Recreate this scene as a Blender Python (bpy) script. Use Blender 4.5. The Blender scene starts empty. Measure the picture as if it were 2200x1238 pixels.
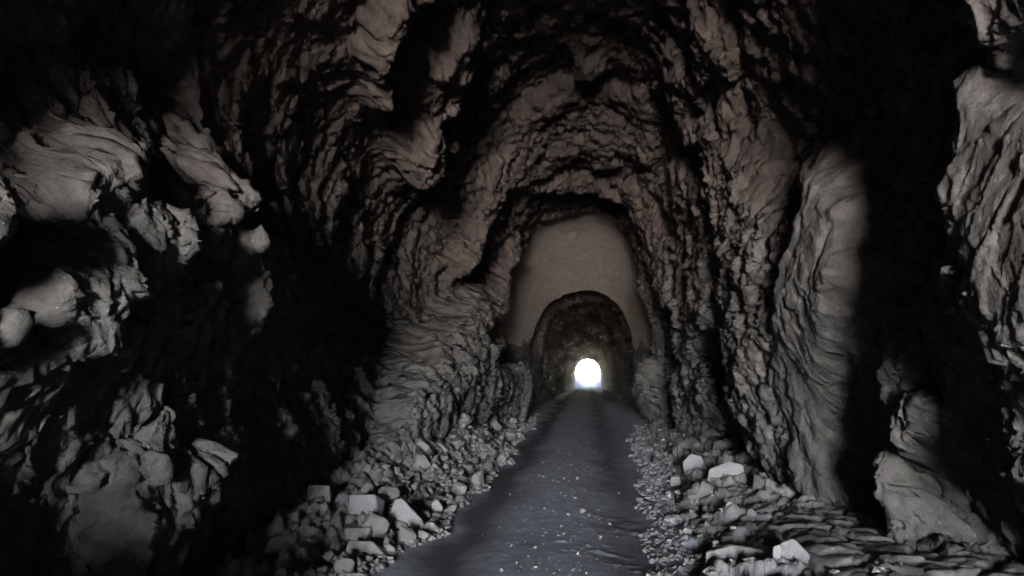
import bpy, math, random
import numpy as np
from mathutils import Vector

random.seed(7)
RNG = np.random.default_rng(7)
scene = bpy.context.scene
COL = scene.collection

# ------------------------------------------------------------------ camera
EYE = 1.5
FPX = 1700.0
PITCH = math.atan(201.0 / FPX)
YAW = math.atan(163.0 / FPX * math.cos(PITCH))
cam_d = bpy.data.cameras.new('camera')
cam = bpy.data.objects.new('camera', cam_d)
COL.objects.link(cam)
cam.location = (0, 0, EYE)
cam.rotation_euler = (math.pi / 2 + PITCH, 0, YAW)
cam_d.sensor_width = 36.0
cam_d.lens = 36.0 * FPX / 2200.0
cam_d.clip_start = 0.05
cam_d.clip_end = 3000
scene.camera = cam

# ------------------------------------------------------------------ light
SUN_ELEV = 9.0
SUN_ANGLE = 34.0
world = bpy.data.worlds.new('World')
scene.world = world
world.use_nodes = True
wn = world.node_tree
wn.nodes.clear()
sky = wn.nodes.new('ShaderNodeTexSky')
sky.sky_type = 'NISHITA'
sky.sun_disc = False
sky.sun_elevation = math.radians(SUN_ELEV)
sky.sun_rotation = math.radians(180)
sky.dust_density = 0.0
sky.air_density = 0.7
sky.ozone_density = 1.0
bg = wn.nodes.new('ShaderNodeBackground')
bg.inputs['Strength'].default_value = 0.07
wo = wn.nodes.new('ShaderNodeOutputWorld')
wn.links.new(sky.outputs[0], bg.inputs['Color'])
wn.links.new(bg.outputs[0], wo.inputs['Surface'])

sun_d = bpy.data.lights.new('sun', 'SUN')
sun_d.energy = 1.5
sun_d.angle = math.radians(SUN_ANGLE)
sun_d.color = (1.0, 0.99, 0.985)
sun = bpy.data.objects.new('sun', sun_d)
COL.objects.link(sun)
sun.rotation_euler = Vector((0.0, math.cos(math.radians(SUN_ELEV)), -math.sin(math.radians(SUN_ELEV)))).to_track_quat('-Z', 'Y').to_euler()
sun.location = (0, -40, 8)

vs = scene.view_settings
scene.display_settings.display_device = 'sRGB'
vs.view_transform = 'Standard'
vs.look = 'None'
vs.gamma = 1.0
vs.exposure = 5.95
vs.use_curve_mapping = False
scene.render.engine = 'CYCLES'
scene.cycles.max_bounces = 3
scene.cycles.diffuse_bounces = 1
scene.cycles.use_denoising = True

# ------------------------------------------------------------------ helpers
def prop(o, label=None, cat=None, group=None, kind=None):
    if label: o['label'] = label
    if cat: o['category'] = cat
    if group: o['group'] = group
    if kind: o['kind'] = kind
    return o

def link_mesh(name, me, mat=None, parent=None):
    if mat and not me.materials: me.materials.append(mat)
    o = bpy.data.objects.new(name, me)
    COL.objects.link(o)
    if parent: o.parent = parent
    return o

def mesh_np(name, V, Fq, smooth=True):
    me = bpy.data.meshes.new(name)
    V = np.ascontiguousarray(V, dtype=np.float32); Fq = np.ascontiguousarray(Fq, dtype=np.int32)
    n = Fq.shape[1]
    me.vertices.add(len(V)); me.vertices.foreach_set('co', V.ravel())
    me.loops.add(Fq.size); me.loops.foreach_set('vertex_index', Fq.ravel())
    me.polygons.add(len(Fq))
    me.polygons.foreach_set('loop_start', np.arange(0, Fq.size, n, dtype=np.int32))
    me.polygons.foreach_set('loop_total', np.full(len(Fq), n, dtype=np.int32))
    me.polygons.foreach_set('use_smooth', np.full(len(Fq), smooth, dtype=bool))
    me.update(calc_edges=True)
    return me

def hsh(ix, iy, iz, seed):
    h = (ix.astype(np.uint32) * np.uint32(0x8da6b343)) ^ (iy.astype(np.uint32) * np.uint32(0xd8163841)) ^ (iz.astype(np.uint32) * np.uint32(0xcb1ab31f)) ^ np.uint32((seed * 0x9e3779b1) & 0xffffffff)
    h ^= h >> np.uint32(15); h *= np.uint32(0x2c1b3c6d); h ^= h >> np.uint32(12); h *= np.uint32(0x297a2d39); h ^= h >> np.uint32(15)
    return h

def u01(h):
    return (h & np.uint32(0xffffff)).astype(np.float32) / np.float32(0xffffff)

def vnoise(x, y, z, seed=0):
    ix = np.floor(x); iy = np.floor(y); iz = np.floor(z)
    fx = (x - ix).astype(np.float32); fy = (y - iy).astype(np.float32); fz = (z - iz).astype(np.float32)
    ix = ix.astype(np.int64); iy = iy.astype(np.int64); iz = iz.astype(np.int64)
    fx = fx * fx * (3 - 2 * fx); fy = fy * fy * (3 - 2 * fy); fz = fz * fz * (3 - 2 * fz)
    r = 0
    for a in (0, 1):
        wx = fx if a else 1 - fx
        for b in (0, 1):
            wy = fy if b else 1 - fy
            for c in (0, 1):
                wz = fz if c else 1 - fz
                r = r + wx * wy * wz * u01(hsh(ix + a, iy + b, iz + c, seed))
    return r * 2 - 1

def fbm(x, y, z, oct=4, seed=0, gain=0.5):
    r = 0; a = 1.0; t = 0
    for o in range(oct):
        r = r + a * vnoise(x * 2 ** o + 7.3 * o, y * 2 ** o + 3.1 * o, z * 2 ** o - 5.7 * o, seed + o)
        t += a; a *= gain
    return r / t

def facets(x, y, z, seed=0, tilt=0.6, ids=False):
    """angular blocks: cell offset + cell tilt, and the distance to the crack between blocks"""
    ix = np.floor(x).astype(np.int64); iy = np.floor(y).astype(np.int64); iz = np.floor(z).astype(np.int64)
    f1 = np.full(x.shape, 9.0, np.float32); f2 = f1.copy(); val = np.zeros(x.shape, np.float32)
    cid = np.zeros(x.shape, np.int64)
    for a in (-1, 0, 1):
        for b in (-1, 0, 1):
            for c in (-1, 0, 1):
                cx = ix + a; cy = iy + b; cz = iz + c
                h1 = hsh(cx, cy, cz, seed); h2 = hsh(cx, cy, cz, seed + 101)
                jx = (h1 & np.uint32(1023)).astype(np.float32) / 1023
                jy = ((h1 >> np.uint32(10)) & np.uint32(1023)).astype(np.float32) / 1023
                jz = ((h1 >> np.uint32(20)) & np.uint32(1023)).astype(np.float32) / 1023
                dx = (x - cx - jx).astype(np.float32); dy = (y - cy - jy).astype(np.float32); dz = (z - cz - jz).astype(np.float32)
                d = np.sqrt(dx * dx + dy * dy + dz * dz)
                ox = (h2 & np.uint32(255)).astype(np.float32) / 255 - .5
                ty = ((h2 >> np.uint32(8)) & np.uint32(255)).astype(np.float32) / 255 - .5
                tz = ((h2 >> np.uint32(16)) & np.uint32(255)).astype(np.float32) / 255 - .5
                tx = ((h2 >> np.uint32(24)) & np.uint32(255)).astype(np.float32) / 255 - .5
                v = ox + tilt * 2 * (tx * dx + ty * dy + tz * dz)
                near = d < f1
                f2 = np.where(near, f1, np.minimum(f2, d))
                val = np.where(near, v, val)
                if ids: cid = np.where(near, (cx & 0xfffff) * 1099511 + (cy & 0xfffff) * 1048583 * 1099511 + (cz & 0xfffff), cid)
                f1 = np.where(near, d, f1)
    if ids: return val, f2 - f1, cid
    return val, f2 - f1

def sstep(a, b, x):
    t = np.clip((x - a) / (b - a), 0, 1)
    return t * t * (3 - 2 * t)

# ------------------------------------------------------------------ materials
def rock_mat(name, upper, lower, zlo, zhi, scale=1.0, bump=0.35, patchy=0.42, rough=0.95, bdist=0.02):
    m = bpy.data.materials.new(name); m.use_nodes = True
    nt = m.node_tree; N = nt.nodes; L = nt.links
    b = N['Principled BSDF']
    b.inputs['Roughness'].default_value = rough
    b.inputs['Specular IOR Level'].default_value = 0.18
    g = N.new('ShaderNodeNewGeometry')
    sx = N.new('ShaderNodeSeparateXYZ'); L.new(g.outputs['Position'], sx.inputs[0])
    n1 = N.new('ShaderNodeTexNoise'); n1.inputs['Scale'].default_value = 0.8 * scale; n1.inputs['Detail'].default_value = 5
    n2 = N.new('ShaderNodeTexNoise'); n2.inputs['Scale'].default_value = 6 * scale; n2.inputs['Detail'].default_value = 8; n2.inputs['Roughness'].default_value = 0.65
    n3 = N.new('ShaderNodeTexNoise'); n3.inputs['Scale'].default_value = 38 * scale; n3.inputs['Detail'].default_value = 6; n3.inputs['Roughness'].default_value = 0.7
    for n in (n1, n2, n3): L.new(g.outputs['Position'], n.inputs['Vector'])
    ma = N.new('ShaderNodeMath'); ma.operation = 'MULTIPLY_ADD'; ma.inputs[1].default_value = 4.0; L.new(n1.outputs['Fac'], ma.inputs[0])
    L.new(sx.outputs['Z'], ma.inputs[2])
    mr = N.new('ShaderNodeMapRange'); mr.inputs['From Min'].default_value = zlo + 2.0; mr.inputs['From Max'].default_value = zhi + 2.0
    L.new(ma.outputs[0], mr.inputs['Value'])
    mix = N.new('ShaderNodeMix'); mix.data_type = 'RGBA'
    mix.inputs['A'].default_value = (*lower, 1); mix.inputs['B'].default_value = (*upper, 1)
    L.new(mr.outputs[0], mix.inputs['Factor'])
    rp = N.new('ShaderNodeMapRange'); rp.inputs['From Min'].default_value = 0.3; rp.inputs['From Max'].default_value = 0.7
    rp.inputs['To Min'].default_value = 1 - patchy; rp.inputs['To Max'].default_value = 1 + patchy
    L.new(n2.outputs['Fac'], rp.inputs['Value'])
    rp2 = N.new('ShaderNodeMapRange'); rp2.inputs['From Min'].default_value = 0.3; rp2.inputs['From Max'].default_value = 0.7
    rp2.inputs['To Min'].default_value = 0.86; rp2.inputs['To Max'].default_value = 1.14
    L.new(n3.outputs['Fac'], rp2.inputs['Value'])
    mm = N.new('ShaderNodeMath'); mm.operation = 'MULTIPLY'; L.new(rp.outputs[0], mm.inputs[0]); L.new(rp2.outputs[0], mm.inputs[1])
    vm = N.new('ShaderNodeVectorMath'); vm.operation = 'SCALE'
    L.new(mix.outputs['Result'], vm.inputs[0]); L.new(mm.outputs[0], vm.inputs['Scale'])
    L.new(vm.outputs[0], b.inputs['Base Color'])
    ad = N.new('ShaderNodeMath'); ad.operation = 'MULTIPLY_ADD'; ad.inputs[1].default_value = 0.6
    L.new(n3.outputs['Fac'], ad.inputs[0]); L.new(n2.outputs['Fac'], ad.inputs[2])
    bp = N.new('ShaderNodeBump'); bp.inputs['Strength'].default_value = bump; bp.inputs['Distance'].default_value = bdist
    L.new(ad.outputs[0], bp.inputs['Height']); L.new(bp.outputs[0], b.inputs['Normal'])
    return m

M_rock = rock_mat('tunnel_rock', (0.108, 0.081, 0.070), (0.117, 0.112, 0.110), 1.6, 4.8, bump=0.7, bdist=0.05)  # brown above, grey below: warm bounce and sky tint put into the colour
M_pale = rock_mat('pale_rock', (0.355, 0.288, 0.252), (0.34, 0.278, 0.244), 1.0, 4.0, scale=0.8, bump=0.3, patchy=0.24)
M_road = rock_mat('dusty_gravel', (0.44, 0.46, 0.57), (0.46, 0.48, 0.59), -2.0, 2.0, bump=0.5, patchy=0.3, bdist=0.007)  # blue tint of the skylight is put into the base colour
def add_tracks(m):
    nt = m.node_tree; N = nt.nodes; L = nt.links
    b = N['Principled BSDF']; src = b.inputs['Base Color'].links[0].from_socket
    g = N.new('ShaderNodeNewGeometry'); sx = N.new('ShaderNodeSeparateXYZ'); L.new(g.outputs['Position'], sx.inputs[0])
    nz = N.new('ShaderNodeTexNoise'); nz.inputs['Scale'].default_value = .55; nz.inputs['Detail'].default_value = 5; L.new(g.outputs['Position'], nz.inputs['Vector'])
    def M(op, a, b_=None, c=None):
        n = N.new('ShaderNodeMath'); n.operation = op
        for i, v in enumerate((a, b_, c)):
            if v is None: continue
            if isinstance(v, (int, float)): n.inputs[i].default_value = v
            else: L.new(v, n.inputs[i])
        return n.outputs[0]
    wob = M('MULTIPLY_ADD', nz.outputs['Fac'], .9, -.45)
    xx = M('ADD', sx.outputs['X'], wob)
    def band(c, w): 
        d = M('DIVIDE', M('SUBTRACT', xx, c), w); return M('POWER', 2.718, M('MULTIPLY', M('MULTIPLY', d, d), -1.0))
    t = M('ADD', M('MULTIPLY', band(-1.22, .27), .85), M('MULTIPLY', band(.42, .33), .6))
    t = M('MULTIPLY', t, M('MULTIPLY_ADD', nz.outputs['Fac'], 1.0, .5)); t = M('MINIMUM', t, .78)
    mx = N.new('ShaderNodeMix'); mx.data_type = 'RGBA'; L.new(t, mx.inputs['Factor']); L.new(src, mx.inputs['A'])
    mx.inputs['B'].default_value = (.036, .031, .031, 1); L.new(mx.outputs['Result'], b.inputs['Base Color'])
add_tracks(M_road)
M_bank = rock_mat('rubble_dirt', (0.23, 0.23, 0.242), (0.22, 0.22, 0.232), -1.0, 2.0, bump=0.5, patchy=0.3, bdist=0.03)
M_stone = rock_mat('grey_stone', (0.235, 0.232, 0.236), (0.22, 0.22, 0.225), -1.0, 1.5, scale=2, bump=0.3, patchy=0.25, bdist=0.008)
M_stone2 = rock_mat('pale_stone', (0.26, 0.264, 0.278), (0.26, 0.264, 0.278), -1.0, 1.5, scale=1, bump=0.12, patchy=0.06, bdist=0.008)
M_out = rock_mat('dry_hillside', (0.080, 0.052, 0.046), (0.070, 0.048, 0.042), -5.0, 20.0, scale=0.15, bump=0.2)

# ------------------------------------------------------------------ where the walls stand proud and catch the light
# outlines of the lit rock bosses (x, y of the survey sheet) and how steeply each faces the entrance
BOSS = [
 (.9,[(-30,360),(30,380),(48,420),(45,470),(15,530),(-30,520)]),
 (.8,[(180,400),(200,340),(235,320),(300,312),(340,305),(365,275),(375,240),(400,258),(405,285),(388,300),(370,330),(372,370),(376,402),(350,388),(342,395),(325,380),(310,395),(300,425),(320,425),(325,442),(295,455),(283,440),(272,385),(250,375),(244,400),(245,440),(225,452),(190,430)]),
 (.25,[(358,200),(380,188),(386,235),(370,250),(355,245)]),
 (.85,[(248,462),(290,458),(310,480),(330,520),(332,580),(322,604),(300,610),(272,612),(252,560),(228,545),(218,505),(250,510)]),
 (.85,[(140,605),(165,550),(190,518),(208,548),(219,590),(212,615),(250,598),(265,620),(305,606),(312,640),(283,680),(290,722),(255,800),(236,800),(205,772),(180,800),(150,822),(100,833),(50,850),(-30,858),(-30,835),(60,808),(85,792),(66,760),(60,738),(92,716),(150,690),(148,640)]),
 (.75,[(308,458),(385,455),(398,480),(420,420),(438,440),(435,530),(425,563),(410,540),(397,500),(386,555),(365,540),(345,512),(320,490)]),
 (.7,[(472,400),(500,352),(518,348),(520,400),(524,440),(532,470),(520,500),(492,490),(482,440)]),(.5,[(526,300),(545,292),(560,350),(560,395),(545,380),(530,345)]),
 (.8,[(522,382),(545,376),(560,410),(568,470),(545,468),(530,430)]),(.6,[(438,400),(450,403),(447,440)]),(.6,[(455,470),(480,475),(478,505),(460,508)]),
 (.75,[(560,490),(590,482),(595,520),(580,560),(588,575),(575,610),(552,585),(557,540)]),(.65,[(585,612),(620,600),(626,640),(600,688),(582,680)]),(.7,[(636,632),(656,640),(650,665),(638,655)]),(.5,[(638,680),(648,685),(640,725)]),
 (.5,[(482,582),(505,590),(498,640),(520,690),(535,722),(517,724),(492,680)]),
 (.75,[(352,700),(375,682),(385,695),(362,740),(345,790),(325,828),(312,792),(340,760)]),(.5,[(372,772),(380,757),(380,790)]),
 (.5,[(-30,664),(50,665),(50,680),(-30,684)]),(.35,[(-30,700),(50,710),(20,740),(-30,765)]),(.4,[(10,870),(50,862),(50,880),(15,885)]),(.4,[(70,880),(100,870),(95,890)]),
 (.5,[(130,870),(150,865),(157,885)]),(.5,[(205,890),(221,925),(212,925)]),(.5,[(160,905),(178,900),(155,950),(135,950)]),(.65,[(40,965),(65,950),(62,980),(30,1020),(5,1030),(10,992)]),(.3,[(80,900),(102,910),(90,938),(72,930)]),
 (.75,[(235,1260),(262,1150),(290,1020),(330,945),(345,922),(400,890),(450,870),(502,850),(496,880),(470,900),(430,908),(442,930),(410,990),(400,1010),(388,980),(376,1100),(386,1130),(350,1190),(290,1260)]),
 (.85,[(480,925),(497,960),(495,1010),(470,1070),(430,1110),(395,1142),(412,1080),(417,1020),(447,980),(472,950)]),
 (.5,[(242,902),(260,895),(272,920),(300,900),(310,930),(272,960),(250,940)]),(.35,[(232,880),(395,855),(400,866),(350,880),(240,896)]),
 (.3,[(690,892),(702,885),(695,922),(680,930)]),
 (.55,[(870,860),(900,820),(925,770),(945,690),(960,690),(975,730),(985,690),(1010,640),(1045,625),(1062,660),(1064,700),(1050,715),(1060,760),(1080,790),(1110,800),(1130,770),(1150,840),(1130,910),(1090,920),(1040,900),(990,900),(950,925),(900,975),(840,1020),(800,1040),(835,960),(860,905)]),
 (.4,[(822,180),(850,60),(882,0),(890,40),(862,110),(850,160),(845,240)]),(.4,[(905,-10),(960,-10),(950,15),(912,22)]),(.35,[(840,250),(868,160),(860,210),(848,290),(838,290)]),
 (.45,[(920,200),(935,160),(970,140),(990,110),(1010,80),(1047,68),(1035,90),(1007,130),(1015,150),(1010,180),(985,195),(965,185),(930,190)]),(.38,[(930,212),(960,212),(960,258),(925,265)]),(.5,[(978,235),(1000,228),(992,258),(974,265)]),
 (.45,[(915,285),(955,280),(955,390),(940,402),(905,412),(892,380),(905,340)]),(.45,[(985,330),(998,334),(995,352),(985,346)]),
 (.4,[(1035,460),(1050,400),(1072,350),(1098,310),(1118,258),(1138,250),(1108,320),(1092,380),(1085,450),(1045,470)]),(.3,[(1000,565),(1030,480),(1050,472),(1052,520),(1018,590),(1002,640)]),
 (.5,[(1098,420),(1100,380),(1115,330),(1112,290),(1140,240),(1190,206),(1240,196),(1262,215),(1330,202),(1372,232),(1400,280),(1408,340),(1400,372),(1360,345),(1322,332),(1345,362),(1310,372),(1250,352),(1200,362),(1150,390)]),
 (.5,[(1105,424),(1160,405),(1200,392),(1260,392),(1310,408),(1345,448),(1310,432),(1260,412),(1180,416)]),(.4,[(1318,398),(1350,400),(1400,430),(1412,500),(1440,560),(1450,640),(1432,680),(1402,600),(1382,530),(1350,455)]),
 (.35,[(1235,150),(1300,150),(1300,170),(1240,190)]),
 (.4,[(1085,600),(1100,560),(1108,500),(1120,520),(1100,620),(1088,700),(1100,740),(1085,760),(1078,700)]),
 (.35,[(1165,720),(1195,700),(1198,760),(1185,800),(1190,860),(1165,880),(1150,840)]),(.3,[(1355,830),(1375,760),(1395,800),(1400,900),(1360,880)]),
 (.4,[(1400,145),(1450,150),(1470,200),(1482,250),(1500,300),(1490,340),(1470,300),(1442,240),(1420,180)]),
 (.4,[(1480,82),(1510,70),(1525,60),(1560,120),(1572,190),(1562,192),(1545,160),(1522,112),(1516,170),(1510,230),(1490,240),(1482,140)]),
 (.5,[(1440,370),(1480,380),(1500,405),(1518,380),(1500,262),(1560,250),(1572,290),(1540,322),(1592,332),(1620,380),(1635,440),(1642,520),(1650,598),(1600,632),(1560,600),(1540,560),(1538,450),(1520,440),(1524,560),(1520,690),(1500,650),(1480,560),(1452,562),(1440,480)]),
 (.5,[(1440,565),(1500,600),(1518,700),(1492,720),(1492,760),(1530,850),(1545,880),(1500,880),(1482,830),(1452,760),(1440,700)]),(.6,[(1440,780),(1470,800),(1500,872),(1530,935),(1600,1010),(1565,1010),(1500,960),(1450,930),(1440,860)]),
 (.65,[(1542,605),(1600,592),(1640,650),(1650,760),(1680,850),(1740,900),(1740,960),(1765,1060),(1720,1080),(1640,1010),(1590,930),(1562,860),(1560,720),(1542,660)]),
 (.9,[(1710,350),(1732,345),(1760,390),(1780,440),(1785,500),(1785,620),(1768,720),(1762,800),(1766,900),(1772,1000),(1790,1100),(1750,1090),(1722,1000),(1702,940),(1664,830),(1652,740),(1660,640),(1682,560),(1700,500),(1710,420)]),
 (.8,[(1870,922),(1885,915),(1910,960),(1960,1040),(1987,1110),(1970,1135),(1910,1115),(1880,1060),(1866,990)]),
 (.4,[(1830,700),(1850,702),(1890,790),(1882,830),(1950,850),(1990,950),(1960,992),(1922,940),(1902,900),(1872,850)]),
 (.5,[(2060,-30),(2230,-30),(2230,30),(2170,70),(2100,90),(2060,60)]),(.7,[(1925,140),(1950,112),(1980,120),(2003,150),(1960,160)]),(.4,[(1945,60),(1980,40),(1972,72)]),
 (1.0,[(2040,152),(2090,152),(2130,200),(2230,235),(2230,705),(2140,690),(2080,640),(2060,580),(2030,500),(2020,440),(2010,380),(2030,290),(2052,250),(2030,190)]),
 (.5,[(1995,560),(2050,602),(2052,620),(2012,610)]),(.55,[(2110,705),(2230,705),(2230,890),(2160,832),(2122,760)]),(.6,[(2148,922),(2230,965),(2230,1070),(2160,1002)]),
 (.45,[(1880,1125),(2000,1140),(2060,1160),(2130,1260),(1960,1260)]),(.4,[(1780,1080),(1800,1060),(1830,1120),(1820,1150)]),
]
MW, MH = 740, 440      # grid covers x -130..2350, y -80..1390
GX0, GY0, GS = -130.0, -80.0, 3.35
def raster():
    G = np.zeros((MH, MW), np.float32)
    X, Y = np.meshgrid(GX0 + GS * (np.arange(MW) + .5), GY0 + GS * (np.arange(MH) + .5))
    # ragged outlines
    sc = 45.0
    X = X + 8 * fbm(X / sc, Y / (sc * 1.6), X * 0 + .5, 3, 31); Y = Y + 12 * fbm(X / sc, Y / (sc * 1.6), X * 0 + 9.5, 3, 51)
    for v, poly in BOSS:
        inside = np.zeros(X.shape, bool)
        n = len(poly)
        for i in range(n):
            x1, y1 = poly[i]; x2, y2 = poly[(i + 1) % n]
            if y1 == y2: continue
            c = ((y1 > Y) != (y2 > Y)) & (X < (x2 - x1) * (Y - y1) / (y2 - y1) + x1)
            inside ^= c
        G = np.where(inside, v, G)
    return G
GRID = raster()

cp, sp, cy, sy_ = math.cos(PITCH), math.sin(PITCH), math.cos(YAW), math.sin(YAW)
Rv = np.array([cy, sy_, 0.0]); Fv = np.array([-sy_ * cp, cy * cp, sp]); Uv = np.cross(Rv, Fv)
def sheet(x, y, z):
    dz = z - EYE
    w = np.maximum(x * Fv[0] + y * Fv[1] + dz * Fv[2], 0.05)
    return 1100 + FPX * (x * Rv[0] + y * Rv[1] + dz * Rv[2]) / w, 619 - FPX * (x * Uv[0] + y * Uv[1] + dz * Uv[2]) / w
def lookup(px, py):
    px = np.clip(px, -22, 2222); py = np.clip(py, -24, 1256)
    i = ((py - GY0) / GS).astype(np.int64); j = ((px - GX0) / GS).astype(np.int64)
    ok = (i >= 0) & (i < MH) & (j >= 0) & (j < MW)
    return np.where(ok, GRID[np.clip(i, 0, MH - 1), np.clip(j, 0, MW - 1)], 0.0)
def point(px, py, z=0.0):
    """where the line of sight through a survey mark meets height z"""
    d = Fv + Rv * (px - 1100) / FPX + Uv * (619 - py) / FPX
    t = (z - EYE) / d[2]
    return d[0] * t, d[1] * t

# ------------------------------------------------------------------ tunnel shell
S_EXIT = 138.0
NT = 780
ys_back = np.linspace(-26, 2.3, 56)[:-1]
ys_main = np.exp(np.concatenate([np.linspace(math.log(2.3), math.log(9), 600)[:-1], np.linspace(math.log(9), math.log(27), 450)[:-1], np.linspace(math.log(27), math.log(S_EXIT), 250)]))
YS = np.concatenate([ys_back, ys_main]); NR = len(YS)
TH = np.radians(np.linspace(-52, 232, NT))
ZC = 2.3
_k = [-26, -3, 0.3, 2.0, 9, 12, 15, 18, 18.3, 19.6, 23, 23.6, 25, 27, 31, 31.3, 34, 36, 36.3, 44.5, 45, 46, 60, 138]
WL = np.interp(YS, _k, [2.0, 2.2, 2.55, 2.8, 2.85, 2.8, 2.8, 2.45, 2.8, 2.65, 2.15, 2.8, 2.85, 2.8, 2.24, 2.65, 2.65, 2.2, 2.65, 1.98, 1.98, 2.5, 2.2, 2.2])
_k = [-26, -3, 0.3, 2.0, 9, 12, 16, 19, 19.3, 20.2, 23, 23.6, 25, 27, 31, 31.3, 34, 36, 36.3, 44.5, 45, 46, 60, 138]
WR = np.interp(YS, _k, [2.0, 2.2, 2.5, 2.7, 2.7, 2.6, 2.55, 2.15, 2.5, 2.3, 1.72, 2.25, 2.25, 2.25, 1.77, 2.25, 2.25, 1.9, 2.3, 2.0, 2.04, 2.5, 2.2, 2.2])
HT = np.interp(YS, [-26, -3, 0.3, 2.2, 14.8, 16, 19.6, 22, 24.5, 31, 31.3, 34, 36, 36.3, 44.5, 45, 46, 60, 120, 138], [5.6, 5.5, 5.75, 8.3, 8.3, 7.5, 6.75, 7.15, 7.3, 5.05, 5.8, 5.8, 5.1, 5.9, 5.3, 5.2, 5.9, 5.3, 5.3, 5.3])
def base_r(k_wl, k_wr, k_h, th):
    c, s = np.cos(th), np.sin(th)
    w = np.where(c < 0, k_wl, k_wr); h = k_h - ZC
    n = 2.25
    up = (np.abs(c / w) ** n + np.abs(np.maximum(s, 0) / h) ** n) ** (-1 / n)
    dn = w / np.maximum(np.abs(c), .3)
    return np.where(s > 0, up, dn)
YY, TT = np.meshgrid(YS, TH, indexing='ij')
R0 = base_r(WL[:, None], WR[:, None], HT[:, None], TT)
CT, ST = np.cos(TT), np.sin(TT)
BX, BZ = R0 * CT, ZC + R0 * ST
# broad unevenness and broken rock
wy = 0.28 * fbm(BX * .6, YY * .6, BZ * .5, 3, 5)
smooth_far = 1 - 0.75 * sstep(60, 95, YY)
back = sstep(1.0, 3.0, YY)
pale = sstep(23.7, 24.9, YY) * (1 - sstep(30.75, 31.1, YY)) * sstep(2.2, 3.4, BZ + 3.5 * wy)
big, e_big = facets(BX / 1.2, (YY + wy + .25 * BZ) / .55, (BZ + wy) / 1.2, 11, .8)
med, e_med = facets(BX / .5, (YY + .3 * BZ + wy) / .2, (BZ - .2 * YY) / .5, 23, .9)
fin = fbm(BX * 7, YY * 9, BZ * 5, 3, 77)
ridg = np.abs(fbm(BX * 1.3, YY * 2.0, BZ * 1.0, 4, 91))
DET = (0.20 * big + 0.03 * med - 0.05 * np.exp(-(e_big / .035) ** 2) + 0.12 * ridg)
# grow detail a little with distance so that it still reads
DET = DET * np.interp(YY, [2, 6, 14, 40, 140], [.35, .5, .8, 1.2, 1.2])
DET = DET * smooth_far * (1 - .93 * pale) * np.where(YY < 2, .5, 1)
DET = DET + pale * (0.05 * fbm(BX * .7, YY * .7, BZ * .7, 3, 8) - 0.05 * sstep(.5, .75, vnoise(BX * 1.9, YY * 1.2, BZ * 1.9, 15)))
# march down the tunnel: lit bosses close in, the gaps behind them fall back into their own shade
P = np.zeros((NR, NT))
qs = np.full(NT, 0.0); qh = np.full(NT, 0.0); p = np.zeros(NT); pl = np.where(np.cos(TH) > 0, .05, .35); LIT = np.zeros((NR, NT), np.float32); SLAB = np.zeros((NR, NT), np.float32)
def wide(a):
    for w in (14, 9):
        c = np.cumsum(np.pad(a, (w + 1, w), mode='edge')); a = (c[2 * w + 1:] - c[:-2 * w - 1]) / (2 * w + 1)
    return a
for i in range(1, NR):
    y = YS[i]; ds = y - YS[i - 1]
    if y < 0.3:
        continue
    r = R0[i]
    soft = (1.0 / (y + 26)) * r * 0.35
    hard = (r + 2.3) / (y + 26)
    # the base profile itself moves in and out
    dr = R0[i] - R0[i - 1]
    qs += dr - soft * ds; qh += dr - hard * ds
    if y < 2.3:
        continue
    rr = r - pl - DET[i] * .6
    px, py = sheet(rr * CT[i], y + 0 * rr, ZC + rr * ST[i])
    m = lookup(px, py)
    lit = m > 0.05
    k = 0.10 + (0.62 if y < 8 else 0.55) * m
    LIT[i] = lit; SLAB[i] = (m > .84) & (CT[i] > 0)
    lw = wide(lit * 1.0) + 1e-4
    plw = wide(pl)
    pl = pl + (plw - pl) * min(1, ds / .5)
    rest = np.where(lit, k * ds * np.clip(1 - pl / 0.9, 0.25, 1), -1.2 * r / (y + 26) * ds)
    lo = np.interp(y, [2, 14.8, 16.8, 19], [-.95, -.95, -.4, -.1])
    lo = lo + (np.maximum(lo, -.3) - lo) * (1 - sstep(1.0, 2.6, BZ[i])) * (CT[i] < 0)
    pl = np.clip(pl + rest, lo, np.interp(y, [2, 9, 14, 20], [.95, .85, .65, .45]))
    pl = np.maximum(pl, .3 * qs + .7 * wide(qs))
    dmax = np.interp(y, [2, 7, 14.8, 16.5, 24], [.9, .95, .95, .6, .6])
    dmax = dmax * (1 - .55 * (1 - sstep(.9, 1.9, BZ[i])) * (CT[i] < 0)) * np.where(CT[i] > .3, .75, 1)
    dmax = dmax * (1 - .5 * sstep(.5, .9, ST[i]))
    pdark = np.maximum(qh - 0.22, pl - dmax)
    pdark = np.maximum(pdark, p - 5.0 * ds - .02)
    plit = np.minimum(pl, p + (4.0 if y < 9 else 2.5) * ds)
    if y < 24.5:
        p = np.where(lit, plit, np.minimum(pdark, np.maximum(p, pl - dmax)))
    else:
        p0 = p * (1 - min(1, ds / 1.0))
        p = np.where(lit & (pale[i] < .3), p0 + .35 * m * ds, p0)
    # knit neighbours a little
    pn = p.copy(); pn[1:-1] = .25 * p[:-2] + .5 * p[1:-1] + .25 * p[2:]; p = pn
    tot = p + 0
    qs = np.maximum(qs, tot); qh = np.maximum(qh, tot)
    if i % 2 == 0:
        for q in (qs, qh):
            q[3:-3] = .4 * q[3:-3] + .2 * (q[:-6] + q[6:]) + .1 * (q[1:-5] + q[5:-1])
    P[i] = p
for _ in range(4):
    P[1:-1] = .25 * P[:-2] + .5 * P[1:-1] + .25 * P[2:]
    P[:, 1:-1] = .25 * P[:, :-2] + .5 * P[:, 1:-1] + .25 * P[:, 2:]
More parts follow.
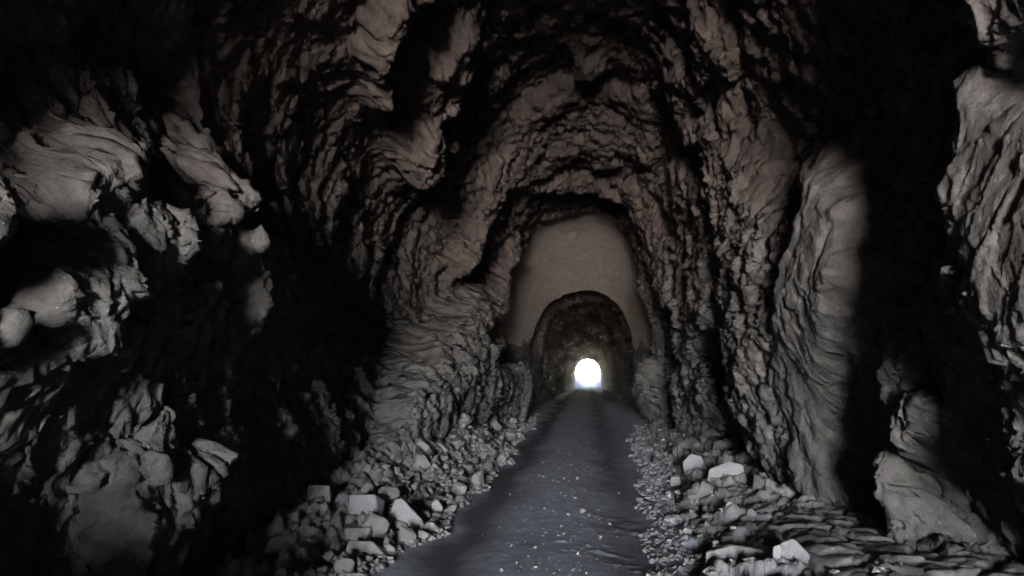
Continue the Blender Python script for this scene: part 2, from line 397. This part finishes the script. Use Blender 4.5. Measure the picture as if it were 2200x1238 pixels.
for A_ in (LIT, SLAB):
    for _ in range(12):
        A_[1:-1] = .25 * A_[:-2] + .5 * A_[1:-1] + .25 * A_[2:]
        A_[:, 1:-1] = .25 * A_[:, :-2] + .5 * A_[:, 1:-1] + .25 * A_[:, 2:]
DET = DET * (1 - .75 * SLAB) * (1 - .85 * sstep(29.9, 30.7, YY) * (1 - sstep(31.3, 32.5, YY)))
RR = R0 - P - DET * back - (1 - back) * DET * .4
RR = np.maximum(RR, 1.2)
VX = RR * CT; VZ = ZC + RR * ST
V = np.stack([VX, YY, VZ], -1)
# second pass: break every face into flat fracture planes, large ones first
def grid_normals(A):
    du = np.gradient(A, axis=0); dv = np.gradient(A, axis=1)
    n_ = np.cross(du, dv); n_ /= np.linalg.norm(n_, axis=2, keepdims=True) + 1e-9
    return n_
def fracture(A, sx, sy2, sz, warp, seed, w, off, tilt):
    x_, y_, z_ = A[..., 0].ravel(), A[..., 1].ravel(), A[..., 2].ravel()
    wb = warp * fbm(x_ * 1.4, y_ * 1.4, z_ * 1.1, 2, seed + 5)
    _, edge, cid = facets((x_ + wb) / sx, (y_ + .35 * z_ + wb) / sy2, (z_ - .3 * y_ + wb) / sz, seed, 1.0, ids=True)
    _, inv = np.unique(cid, return_inverse=True); inv = inv.ravel()
    n_ = inv.max() + 1
    cnt = np.bincount(inv, minlength=n_).astype(float)
    pts = A.reshape(-1, 3); nn = grid_normals(A).reshape(-1, 3)
    cen = np.stack([np.bincount(inv, pts[:, k], n_) / cnt for k in range(3)], 1)
    nor = np.stack([np.bincount(inv, nn[:, k], n_) for k in range(3)], 1)
    rg = np.random.default_rng(seed)
    nor /= np.linalg.norm(nor, axis=1, keepdims=True) + 1e-9
    nor += tilt * rg.normal(size=nor.shape) * .5; nor /= np.linalg.norm(nor, axis=1, keepdims=True) + 1e-9
    o_ = off * rg.uniform(-1, 1, n_)
    d = ((pts - cen[inv]) * nor[inv]).sum(1)
    mv = -w.ravel() * d + w.ravel() * o_[inv]
    mv = np.clip(mv, -.22, .22)
    return A + (nor[inv] * mv[:, None]).reshape(A.shape), edge.reshape(A.shape[:2])
keep = back * (1 - .97 * pale) * (1 - .75 * sstep(50, 100, YY)) * (1 - .75 * sstep(30.2, 30.8, YY) * (1 - sstep(31.4, 32.5, YY)))
dark_near = (1 - .4 * (1 - LIT) * (1 - sstep(11, 16, YY)))
V, e0 = fracture(V, .62, .5, .9, .10, 310, .62 * keep * (1 - .5 * SLAB), .06, .30)
V, e1 = fracture(V, .25, .22, .38, .06, 311, .85 * keep * (1 - .6 * SLAB), .05, .5)
V, e2 = fracture(V, .12, .12, .19, .03, 312, .78 * keep * dark_near * (1 - .6 * SLAB), .03, .55)
for _ in range(2):        # take the needle points off the nearest faces
    W_ = V.copy()
    W_[1:-1, 1:-1] = .4 * V[1:-1, 1:-1] + .15 * (V[:-2, 1:-1] + V[2:, 1:-1] + V[1:-1, :-2] + V[1:-1, 2:])
    f_ = (1 - sstep(9, 13, YY))[..., None]
    V = V * (1 - f_) + W_ * f_
NN = grid_normals(V)
x_, y_, z_ = V[..., 0], V[..., 1], V[..., 2]
D2 = (-.045 * np.exp(-(e1 / .045) ** 2) - .02 * np.exp(-(e2 / .06) ** 2) - .05 * np.exp(-(e0 / .03) ** 2)) * keep * (1 - .7 * SLAB) + .020 * fbm(x_ * 9, y_ * 9, z_ * 7, 4, 331) * keep * (1 - .3 * SLAB)
V = (V + NN * D2[..., None]).reshape(-1, 3)
idx = np.arange(NR * NT).reshape(NR, NT)
Q = np.stack([idx[:-1, :-1], idx[:-1, 1:], idx[1:, 1:], idx[1:, :-1]], -1)    # faces look inward
jt = (np.arange(NT - 1) + .5)
ang = np.degrees(np.interp(jt, np.arange(NT), TH))
A2 = np.broadcast_to(ang, (NR - 1, NT - 1))
PL = pale[:-1, :-1] > .5
def submesh(name, mask, mat):
    q = Q[mask]
    used, inv = np.unique(q, return_inverse=True)
    me = mesh_np(name, V[used], inv.reshape(q.shape))
    return prop(link_mesh(name, me, mat), kind='structure')
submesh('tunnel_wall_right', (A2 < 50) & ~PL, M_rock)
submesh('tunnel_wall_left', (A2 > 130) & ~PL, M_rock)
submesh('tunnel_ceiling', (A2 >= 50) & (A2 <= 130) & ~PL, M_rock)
submesh('smooth_arch', PL, M_pale)

# ------------------------------------------------------------------ ground inside
def road_left(y): return .13 * np.sin(y * 1.3 + 1) * np.sin(y * .53) + .05 * np.sin(y * 4.1) + np.interp(y, [2, 6.5, 8, 10, 14, 20, 30, 140], [-1.8, -1.85, -1.68, -1.5, -1.55, -1.65, -1.9, -2.3])
def road_right(y): return .10 * np.sin(y * 1.1) * np.sin(y * .47 + 2) + .05 * np.sin(y * 3.7) + np.interp(y, [2, 6.5, 10, 16, 30, 140], [.72, .74, .85, 1.05, 1.9, 2.3])
def bank_left_h(y): return np.interp(y, [2, 6, 7.5, 10, 13.5, 19, 24, 30, 140], [.05, .08, .25, .55, .92, .8, .45, .3, .12])
def bank_right_h(y): return np.interp(y, [2, 6, 9, 14, 20, 30, 140], [.28, .26, .22, .22, .35, .2, .08])
def ground_z(x, y):
    zl = bank_left_h(y) * sstep(0, 1, (road_left(y) - x) / 1.35)
    zr = bank_right_h(y) * sstep(0, 1, (x - road_right(y)) / 1.3)
    f = np.interp(y, [3, 30, 60, 140], [1, 1, .4, .3])
    crown = .035 * np.exp(-((x + .36) / .42) ** 2) - .05 * np.exp(-((x + 1.2) / .28) ** 2) - .035 * np.exp(-((x - .42) / .3) ** 2)
    z = zl + zr + f * crown + .006 * f * fbm(x * .9, y * .8, x * 0, 3, 61)
    z = z + .0165 * np.clip(y - 8, 0, 32)
    # unseen shoulder added in the entrance stretch, to shade the left floor ahead
    z = z + 1.0 * sstep(-1.35, -1.75, x) * sstep(-9, -6, y) * (1 - sstep(1.2, 2.3, y))
    return z
xs = np.linspace(-5.4, 5.4, 560)
ysf = np.concatenate([np.linspace(-26, 4.6, 34)[:-1], np.exp(np.linspace(math.log(4.6), math.log(S_EXIT + .5), 720))])
GY, GX = np.meshgrid(ysf, xs, indexing='ij')
GZ = ground_z(GX, GY)
inb_l = sstep(-.05, .25, road_left(GY) - GX + .12 * fbm(GX * 2, GY * 2, GX * 0, 3, 3))
inb_r = sstep(-.05, .35, GX - road_right(GY) + .2 * fbm(GX * 2, GY * 2, GX * 0, 3, 4))
fa, ea = facets((GX + .5 * GY) / .42, (GY - .3 * GX) / .55, GX * 0 + .3, 201, .9)
fb, eb = facets((GX + .4 * GY) / .16, (GY - .4 * GX) / .2, GX * 0 + .3, 202, .9)
fc, ec = facets(GX / .10, GY / .12, GX * 0 + .3, 203, .9)
farf = np.interp(GY, [4, 12, 40, 140], [1, 1, .6, .3])
calm = 1 - .85 * sstep(1.35, 1.7, GX) * (1 - sstep(8.2, 9.4, GY))     # the bare shelf of rock by the right wall
rough_r = .18 * fa * calm - .06 * np.exp(-(ea / .09) ** 2) + (.06 * fb - .03 * np.exp(-(eb / .1) ** 2)) * (.3 + .7 * calm) + .05 * calm * np.abs(fbm(GX * 2.5, GY * 2.5, GX * 0, 4, 9))
rough_l = .10 * fa + .08 * fb - .05 * np.exp(-(eb / .12) ** 2) + .03 * fc
GZ = GZ + farf * (inb_r * rough_r + inb_l * rough_l)
onroad = (1 - inb_l) * (1 - inb_r)
GZ = GZ + onroad * farf * (.0025 * fbm(GX * 9, GY * 8, GX * 0, 4, 33) + .010 * np.maximum(fc - .25, 0) * 2 * sstep(-.2, .5, fbm(GX * .9, GY * .7, GX * 0, 2, 12)))
gidx = np.arange(GX.size).reshape(GX.shape)
GQ = np.stack([gidx[:-1, :-1], gidx[:-1, 1:], gidx[1:, 1:], gidx[1:, :-1]], -1)
GV = np.stack([GX, GY, GZ], -1).reshape(-1, 3)
br = (onroad[:-1, :-1] < .5)
for nm, mk, mt in (('gravel_road', ~br, M_road), ('rubble_verge', br, M_bank)):
    q = GQ[mk]; used, inv = np.unique(q, return_inverse=True)
    prop(link_mesh(nm, mesh_np(nm, GV[used], inv.reshape(q.shape)), mt), kind='structure')

# ------------------------------------------------------------------ outside, beyond both mouths
def patch(name, x0, x1, y0, y1, nx, ny, fz, mat):
    gy, gx = np.meshgrid(np.linspace(y0, y1, ny), np.linspace(x0, x1, nx), indexing='ij')
    gi = np.arange(gx.size).reshape(gx.shape)
    q = np.stack([gi[:-1, :-1], gi[:-1, 1:], gi[1:, 1:], gi[1:, :-1]], -1).reshape(-1, 4)
    me = mesh_np(name, np.stack([gx, gy, fz(gx, gy)], -1).reshape(-1, 3), q)
    return prop(link_mesh(name, me, mat), kind='structure')
def z_far(x, y):
    d = y - S_EXIT
    return .46 + .9 * sstep(22, 60, d) + 1.7 * sstep(.7, 3.0, np.abs(x - .15)) * sstep(1, 6, d) * (1 + .4 * fbm(x * .3, y * .2, x * 0, 3, 5)) + .25 * fbm(x * .5, y * .3, x * 0, 3, 6) * sstep(2, 10, d) + sstep(70, 150, d) * -3
patch('ground', -60, 60, S_EXIT + .3, S_EXIT + 160, 160, 160, z_far, M_out)
def z_near(x, y):
    d = -26 - y
    return -.08 - sstep(0, 6, d) * .6 - np.maximum(d - 4, 0) * .32 + .1 * fbm(x * .4, y * .4, x * 0, 3, 7) * sstep(1, 5, d)
patch('hillside', -40, 40, -160, -25.9, 60, 80, z_near, M_out)
def cliff(name, y, wl, wr, ht, out):
    th = np.radians(np.linspace(-52, 232, 90))
    rr = base_r(wl, wr, ht, th)
    rows = []
    for k, f in enumerate((0, .06, .15, .3, .5, .7, 1.0)):
        r = rr * 1.0 + f * 2.2 + (0.15 * fbm(np.cos(th) * 4, np.sin(th) * 4, th * 0 + k, 3, 40 + k) * min(1, f * 3))
        rows.append(np.stack([r * np.cos(th), y + out * (-.1 + .05 * f + 0 * th) - out * .6 * f * (k > 3) + .3 * fbm(np.cos(th) * 3, np.sin(th) * 3, th * 0 + k, 3, 60) * min(1, f), np.maximum(ZC + r * np.sin(th), -1.5)], -1))
    W = np.array(rows); ii = np.arange(W.shape[0] * 90).reshape(-1, 90)
    q = np.stack([ii[:-1, :-1], ii[:-1, 1:], ii[1:, 1:], ii[1:, :-1]], -1).reshape(-1, 4)
    return prop(link_mesh(name, mesh_np(name, W.reshape(-1, 3), q), M_out), kind='structure')
cliff('cliff_face', S_EXIT, 2.2, 2.2, 5.3, 1)
cliff('cliff_face', -26, 2.0, 2.0, 5.5, -1)

# ------------------------------------------------------------------ haze added for the glow around the far exit
def haze_box():
    me = bpy.data.meshes.new('haze')
    x0, x1, y0, y1, z0, z1 = -63, 63, -165, S_EXIT + 164, -48, 13
    vv = [(x, y, z) for x in (x0, x1) for y in (y0, y1) for z in (z0, z1)]
    me.from_pydata(vv, [], [(0, 1, 3, 2), (4, 6, 7, 5), (0, 4, 5, 1), (2, 3, 7, 6), (0, 2, 6, 4), (1, 5, 7, 3)])
    m = bpy.data.materials.new('glow_haze'); m.use_nodes = True; nt = m.node_tree; nt.nodes.clear()
    o_ = nt.nodes.new('ShaderNodeOutputMaterial'); v = nt.nodes.new('ShaderNodeVolumePrincipled')
    v.inputs['Color'].default_value = (.92, .80, 1.0, 1); v.inputs['Density'].default_value = HAZE; v.inputs['Anisotropy'].default_value = .95
    nt.links.new(v.outputs[0], o_.inputs['Volume'])
    prop(link_mesh('haze', me, m), kind='stuff')
HAZE = 0.00055
haze_box()
# ------------------------------------------------------------------ stones
import bmesh
def stone_mesh(seed, flat=1.0, npts=16, rnd=0.2):
    r = random.Random(seed)
    bm = bmesh.new()
    for i in range(npts):
        u = r.uniform(-1, 1); a = r.uniform(0, 2 * math.pi); q = math.sqrt(1 - u * u); s = .5 * r.uniform(1 - rnd, 1)
        bm.verts.new((q * math.cos(a) * s, q * math.sin(a) * s * r.uniform(.85, 1), u * s * flat))
    h = bmesh.ops.convex_hull(bm, input=bm.verts)
    bmesh.ops.delete(bm, geom=[v for v in bm.verts if not v.link_faces], context='VERTS')
    bmesh.ops.bevel(bm, geom=list(bm.edges), offset=.03, segments=1, affect='EDGES')
    me = bpy.data.meshes.new('stone'); bm.to_mesh(me); bm.free()
    return me
SM = [stone_mesh(i, (.55, .7, .85, 1)[i % 4], 12 + i % 5, .25) for i in range(14)]
for me in SM: me.materials.append(M_stone)
SMp = [m.copy() for m in SM[:6]]
for me in SMp: me.materials.clear(); me.materials.append(M_stone2)

def gz(x, y):
    """height of the ground as built"""
    i = np.clip(np.searchsorted(ysf, y), 1, len(ysf) - 1); j = int(np.clip(round((x - xs[0]) / (xs[1] - xs[0])), 0, len(xs) - 1))
    return float(GZ[i, j])
def put(name, me, x, y, size, sink=.25, rot=None, sc=(1, 1, 1), dz=0):
    o = bpy.data.objects.new(name, me); COL.objects.link(o)
    h = size * sc[2] * .5
    o.location = (x, y, gz(x, y) + h * (1 - 2 * sink) * .8 + dz)
    o.scale = (size * sc[0], size * sc[1], size * sc[2])
    o.rotation_euler = rot or (random.uniform(-.5, .5), random.uniform(-.5, .5), random.uniform(0, 6.3))
    return o
# rubble heap along the left wall, largest ones first
n = 0; placed = []
cand = []
tries = 0
while len(cand) < 255 and tries < 60000:
    tries += 1
    y = 6.2 * math.exp(random.random() * 1.25)
    e = float(road_left(y)); x = e - abs(random.gauss(0, .62)) + .05
    if x < (-2.2 if y < 8 else -2.45): continue
    size = random.choice((.12, .14, .17, .2, .24, .3, .36)) * (1 + .02 * (y - 6))
    if any((x - a) ** 2 + (y - b) ** 2 < (.42 * (size + c)) ** 2 for a, b, c in cand): continue
    cand.append((x, y, size))
for x, y, size in cand:
    e = float(road_left(y)) - x
    side = ('at the road edge', 'halfway up the rubble bank', 'against the left wall')[0 if e < .3 else 1 if e < .75 else 2]
    dist = ('nearer than the pale wedge stone', 'level with the pale wedge stone', 'just beyond the pale wedge stone', 'in the tall far part of the rubble', 'at the dim far end of the rubble')[0 if y < 7.5 else 1 if y < 9 else 2 if y < 11.5 else 3 if y < 16 else 4]
    big_ = size >= .29
    o = put('stone', random.choice(SM), x, y, size, sc=(1, 1, random.uniform(.7, 1.1)))
    prop(o, ('large' if big_ else 'small') + ' grey stone ' + side + ', ' + dist, 'stone', ('large' if big_ else 'small') + ' stones ' + side + ' ' + dist)

def custom_stone(pts, name='stone'):
    bm = bmesh.new()
    for p_ in pts: bm.verts.new(p_)
    bmesh.ops.convex_hull(bm, input=bm.verts)
    bmesh.ops.delete(bm, geom=[v for v in bm.verts if not v.link_faces], context='VERTS')
    bmesh.ops.bevel(bm, geom=list(bm.edges), offset=.008, segments=1, affect='EDGES')
    me = bpy.data.meshes.new(name); bm.to_mesh(me); bm.free(); return me
SPECIAL_SCALE = 1.18
def special(px, py, pts, mat, label, z0=.05, cat='stone', rz=0.0):
    x, y = point(px, py, z0)
    me = custom_stone(pts); me.materials.append(mat)
    o = bpy.data.objects.new('boulder' if cat == 'boulder' else 'stone', me); COL.objects.link(o)
    o.location = (x, y, min(gz(x, y) + .03, z0 + .22) - .01); o.scale = (SPECIAL_SCALE,) * 3; o.rotation_euler = (0, 0, rz)
    return prop(o, label, cat)
# pale wedge: a tall face towards the entrance, point up at its left
special(868, 1135, [(-.22, 0, -.05), (-.10, .06, .30), (-.03, .05, .31), (.13, .05, .15), (.24, 0, -.04), (-.18, .25, -.05), (-.05, .28, .2), (.2, .25, 0)], M_stone2, 'large pale wedge-shaped stone with a pointed top at the foot of the left rubble', .04)
special(788, 1118, [(-.15, 0, 0), (-.17, .04, .17), (.06, .02, .18), (.12, -.02, -.03), (.0, -.03, -.05), (-.12, .2, .1), (.1, .2, .1), (.1, .2, -.05)], M_stone2, 'pale flat-topped stone left of the pointed wedge stone', .14)
special(768, 1150, [(-.1, 0, 0), (-.12, .03, .08), (.1, .02, .09), (.06, -.02, -.04), (-.1, .14, .02), (.1, .15, .02)], M_stone, 'small bluish triangular stone below the pale flat-topped stone', .1)
special(790, 1185, [(-.19, 0, .0), (-.16, .05, .12), (.02, .04, .12), (.22, -.02, -.05), (.1, .0, .05), (-.1, .2, -.02), (.2, .2, -.05)], M_stone, 'long grey tapering stone lying below the pointed wedge stone', .06)
special(905, 1140, [(-.06, 0, -.03), (-.05, .02, .07), (.02, .02, .09), (.08, 0, .04), (.07, 0, -.03), (0, .12, 0), (.05, .1, .05)], M_stone2, 'small rounded pale stone touching the right end of the wedge stone', .0)
special(938, 1108, [(-.05, 0, -.03), (-.06, .02, .1), (0, .02, .14), (.06, 0, .06), (.05, 0, -.03), (0, .12, 0), (.05, .1, .05)], M_stone2, 'egg-shaped pale stone at the road edge right of the wedge stone', .0)
special(680, 1120, [(-.1, 0, -.05), (-.1, .03, .12), (.1, .02, .12), (.12, 0, -.03), (0, .18, 0), (.08, .16, .08)], M_stone, 'lone grey stone leftmost in the lit rubble', .1)
special(598, 1170, [(-.16, 0, -.03), (-.05, .03, .03), (.14, .04, .08), (.16, 0, .0), (0, .18, 0), (.1, .16, .03)], M_stone, 'long low stone in the dark at the foot of the left wall', .0)
special(1492, 1030, [(-.13, 0, .03), (-.14, .03, .17), (-.03, .08, .27), (.1, .05, .24), (.16, 0, .1), (.04, -.04, -.06), (-.02, -.04, -.05), (0, .22, .1), (.12, .2, 0)], M_stone2, 'large pale upright block on the right verge, nearest the broken wall', .08, 'boulder')
special(1560, 1058, [(-.20, 0, .0), (-.17, .03, .12), (.05, .08, .20), (.2, .05, .17), (.21, 0, .02), (-.12, -.05, -.06), (.1, -.02, -.04), (0, .22, .08), (.16, .2, 0)], M_stone2, 'wide pale flat block on the right verge beside the upright block', .1, 'boulder')
special(1553, 1012, [(-.09, 0, -.03), (-.08, .02, .1), (.07, .02, .12), (.09, 0, -.03), (0, .14, 0), (.06, .12, .08)], M_stone2, 'small pale stone just behind the wide flat block on the right', .12)
special(1452, 1052, [(-.065, 0, -.02), (-.06, .02, .1), (.055, .02, .1), (.065, 0, .0), (0, .1, 0), (.05, .1, .08)], M_stone2, 'small square pale stone left of the upright block', .02)
special(1672, 1205, [(-.035, 0, -.01), (-.03, .01, .06), (.02, .01, .08), (.035, 0, .03), (.02, 0, -.01), (0, .06, 0)], M_stone2, 'tiny pale diamond-shaped stone on the rock shelf at lower right', .2)
special(1575, 1205, [(-.2, 0, -.1), (-.17, .04, .1), (.02, .08, .14), (.28, .1, .1), (.3, .0, -.08), (-.1, .3, -.05), (.28, .3, .0)], M_bank, 'broad grey slab half buried at the bottom of the right verge', .1, 'boulder')
special(1700, 1200, [(-.08, 0, -.08), (-.06, .02, .09), (.02, .03, .12), (.12, .02, .02), (.12, 0, -.08), (0, .16, 0), (.1, .12, .05)], M_bank, 'grey wedge on the rock shelf right of the broad slab', .2)

# loose stones on the right verge
for k in range(34):
    y = 5.6 * math.exp(random.random() * 1.15); x = float(road_right(y)) + abs(random.gauss(.25, .35))
    if x > 2.2: continue
    size = random.choice((.07, .09, .12, .15, .19))
    o = put('stone', random.choice(SM), x, y, size, sink=.3)
    w_ = 'small' if size < .1 else 'larger'
    d_ = 'near the bottom of the picture' if y < 8.5 else 'beyond the pale upright block'
    prop(o, w_ + ' grey stone loose on the right verge, ' + d_, 'stone', w_ + ' stones on the right verge ' + d_)

# pebbles lying on the road crown
peb = [(1168, 1034), (1188, 1042), (1200, 1046), (1212, 1040), (1222, 1044), (1160, 1030), (1240, 1040), (1205, 1068), (1214, 1074), (1228, 1072), (1235, 1078), (1247, 1098), (1252, 1104), (1263, 1110), (1268, 1108), (1220, 1112), (1188, 1104), (1170, 1098), (1142, 1094), (1126, 1118), (1206, 1134), (1200, 1152), (1212, 1150), (1098, 1170), (1150, 1222), (1190, 1234), (1120, 1218), (1180, 1068), (1256, 1060), (1166, 1004), (1200, 986), (1226, 1012), (1310, 1120), (1330, 1058), (1285, 1096), (1095, 1060), (1110, 1210), (1260, 1228), (1440, 1232), (1455, 1228), (1078, 1225), (1232, 1225), (1150, 1180), (1243, 1190), (1290, 1150)]
for i, (px, py) in enumerate(peb):
    x, y = point(px, py, .03)
    s = random.uniform(.03, .05) * (1.9 if i in (12, 13, 15, 10, 0, 6) else 1.0) * (1.4 if i > 37 else 1)
    o = put('pebble', random.choice(SM), x, y, s, sink=.2)
    prop(o, 'small pale pebble lying on the bright middle of the gravel road', 'pebble', 'pebbles on the road')

# loose gravel and chippings: nobody could count them
def scatter(name, n, fn, smin, smax, mat, label, cat, seed):
    rg = random.Random(seed)
    tv = []; tf = []
    base = []
    for k in range(6):
        me = stone_mesh(300 + k, .7, 8, .3)
        me_v = np.array([v.co[:] for v in me.vertices]); me.calc_loop_triangles()
        base.append((me_v, np.array([t.vertices[:] for t in me.loop_triangles])))
    # coarse hulls only
    cnt = 0
    for i in range(n):
        r = fn(rg)
        if r is None: continue
        x, y = r
        s = rg.uniform(smin, smax) * (1 if y < 12 else 1.25)
        a = rg.uniform(0, 6.3); bv, bf = oct_hull[i % 8]
        ca, sa = math.cos(a), math.sin(a)
        w = bv * s
        w = np.stack([w[:, 0] * ca - w[:, 1] * sa + x, w[:, 0] * sa + w[:, 1] * ca + y, w[:, 2] + gz(x, y) + s * .15], -1)
        tv.append(w); tf.append(bf + cnt); cnt += len(bv)
    me = mesh_np(name, np.concatenate(tv), np.concatenate(tf), smooth=False)
    return prop(link_mesh(name, me, mat), label, cat, None, 'stuff')
oct_hull = []
for k in range(8):
    r = random.Random(900 + k); bm = bmesh.new()
    for i in range(9):
        v = Vector((r.gauss(0, 1), r.gauss(0, 1), r.gauss(0, 1))).normalized() * r.uniform(.35, .55); v.z *= .7; bm.verts.new(v)
    bmesh.ops.convex_hull(bm, input=bm.verts); bmesh.ops.delete(bm, geom=[v for v in bm.verts if not v.link_faces], context='VERTS')
    bmesh.ops.triangulate(bm, faces=bm.faces); bm.verts.index_update()
    oct_hull.append((np.array([v.co[:] for v in bm.verts]), np.array([[v.index for v in f.verts] for f in bm.faces]))); bm.free()
def f_left(r):
    y = 5.2 * math.exp(r.random() * 1.7); x = float(road_left(y)) + .12 - abs(r.gauss(0, .55))
    return (x, y) if x > (-2.2 if y < 8 else -2.5) and vnoise(np.array([x * 2.2]), np.array([y * 1.6]), np.array([.5]), 88)[0] > -.25 else None
def f_right(r):
    y = 5.2 * math.exp(r.random() * 1.5); x = float(road_right(y)) - .22 + abs(r.gauss(0, .45))
    return (x, y) if x < 2.2 else None
def f_road(r):
    y = 5.0 * math.exp(r.random() * 1.4); x = r.gauss(-.3, .45)
    return (x, y) if float(road_left(y)) < x < float(road_right(y)) else None
scatter('loose_rubble', 4200, f_left, .03, .12, M_bank, 'loose grey chippings filling the rubble bank along the left wall', 'rubble', 1)
scatter('stone_chips', 1700, f_right, .02, .10, M_bank, 'small grey stone chips scattered along the right road edge', 'rubble', 2)
scatter('road_gravel', 450, f_road, .008, .022, M_bank, 'fine pale gravel scattered over the middle of the road', 'gravel', 3)
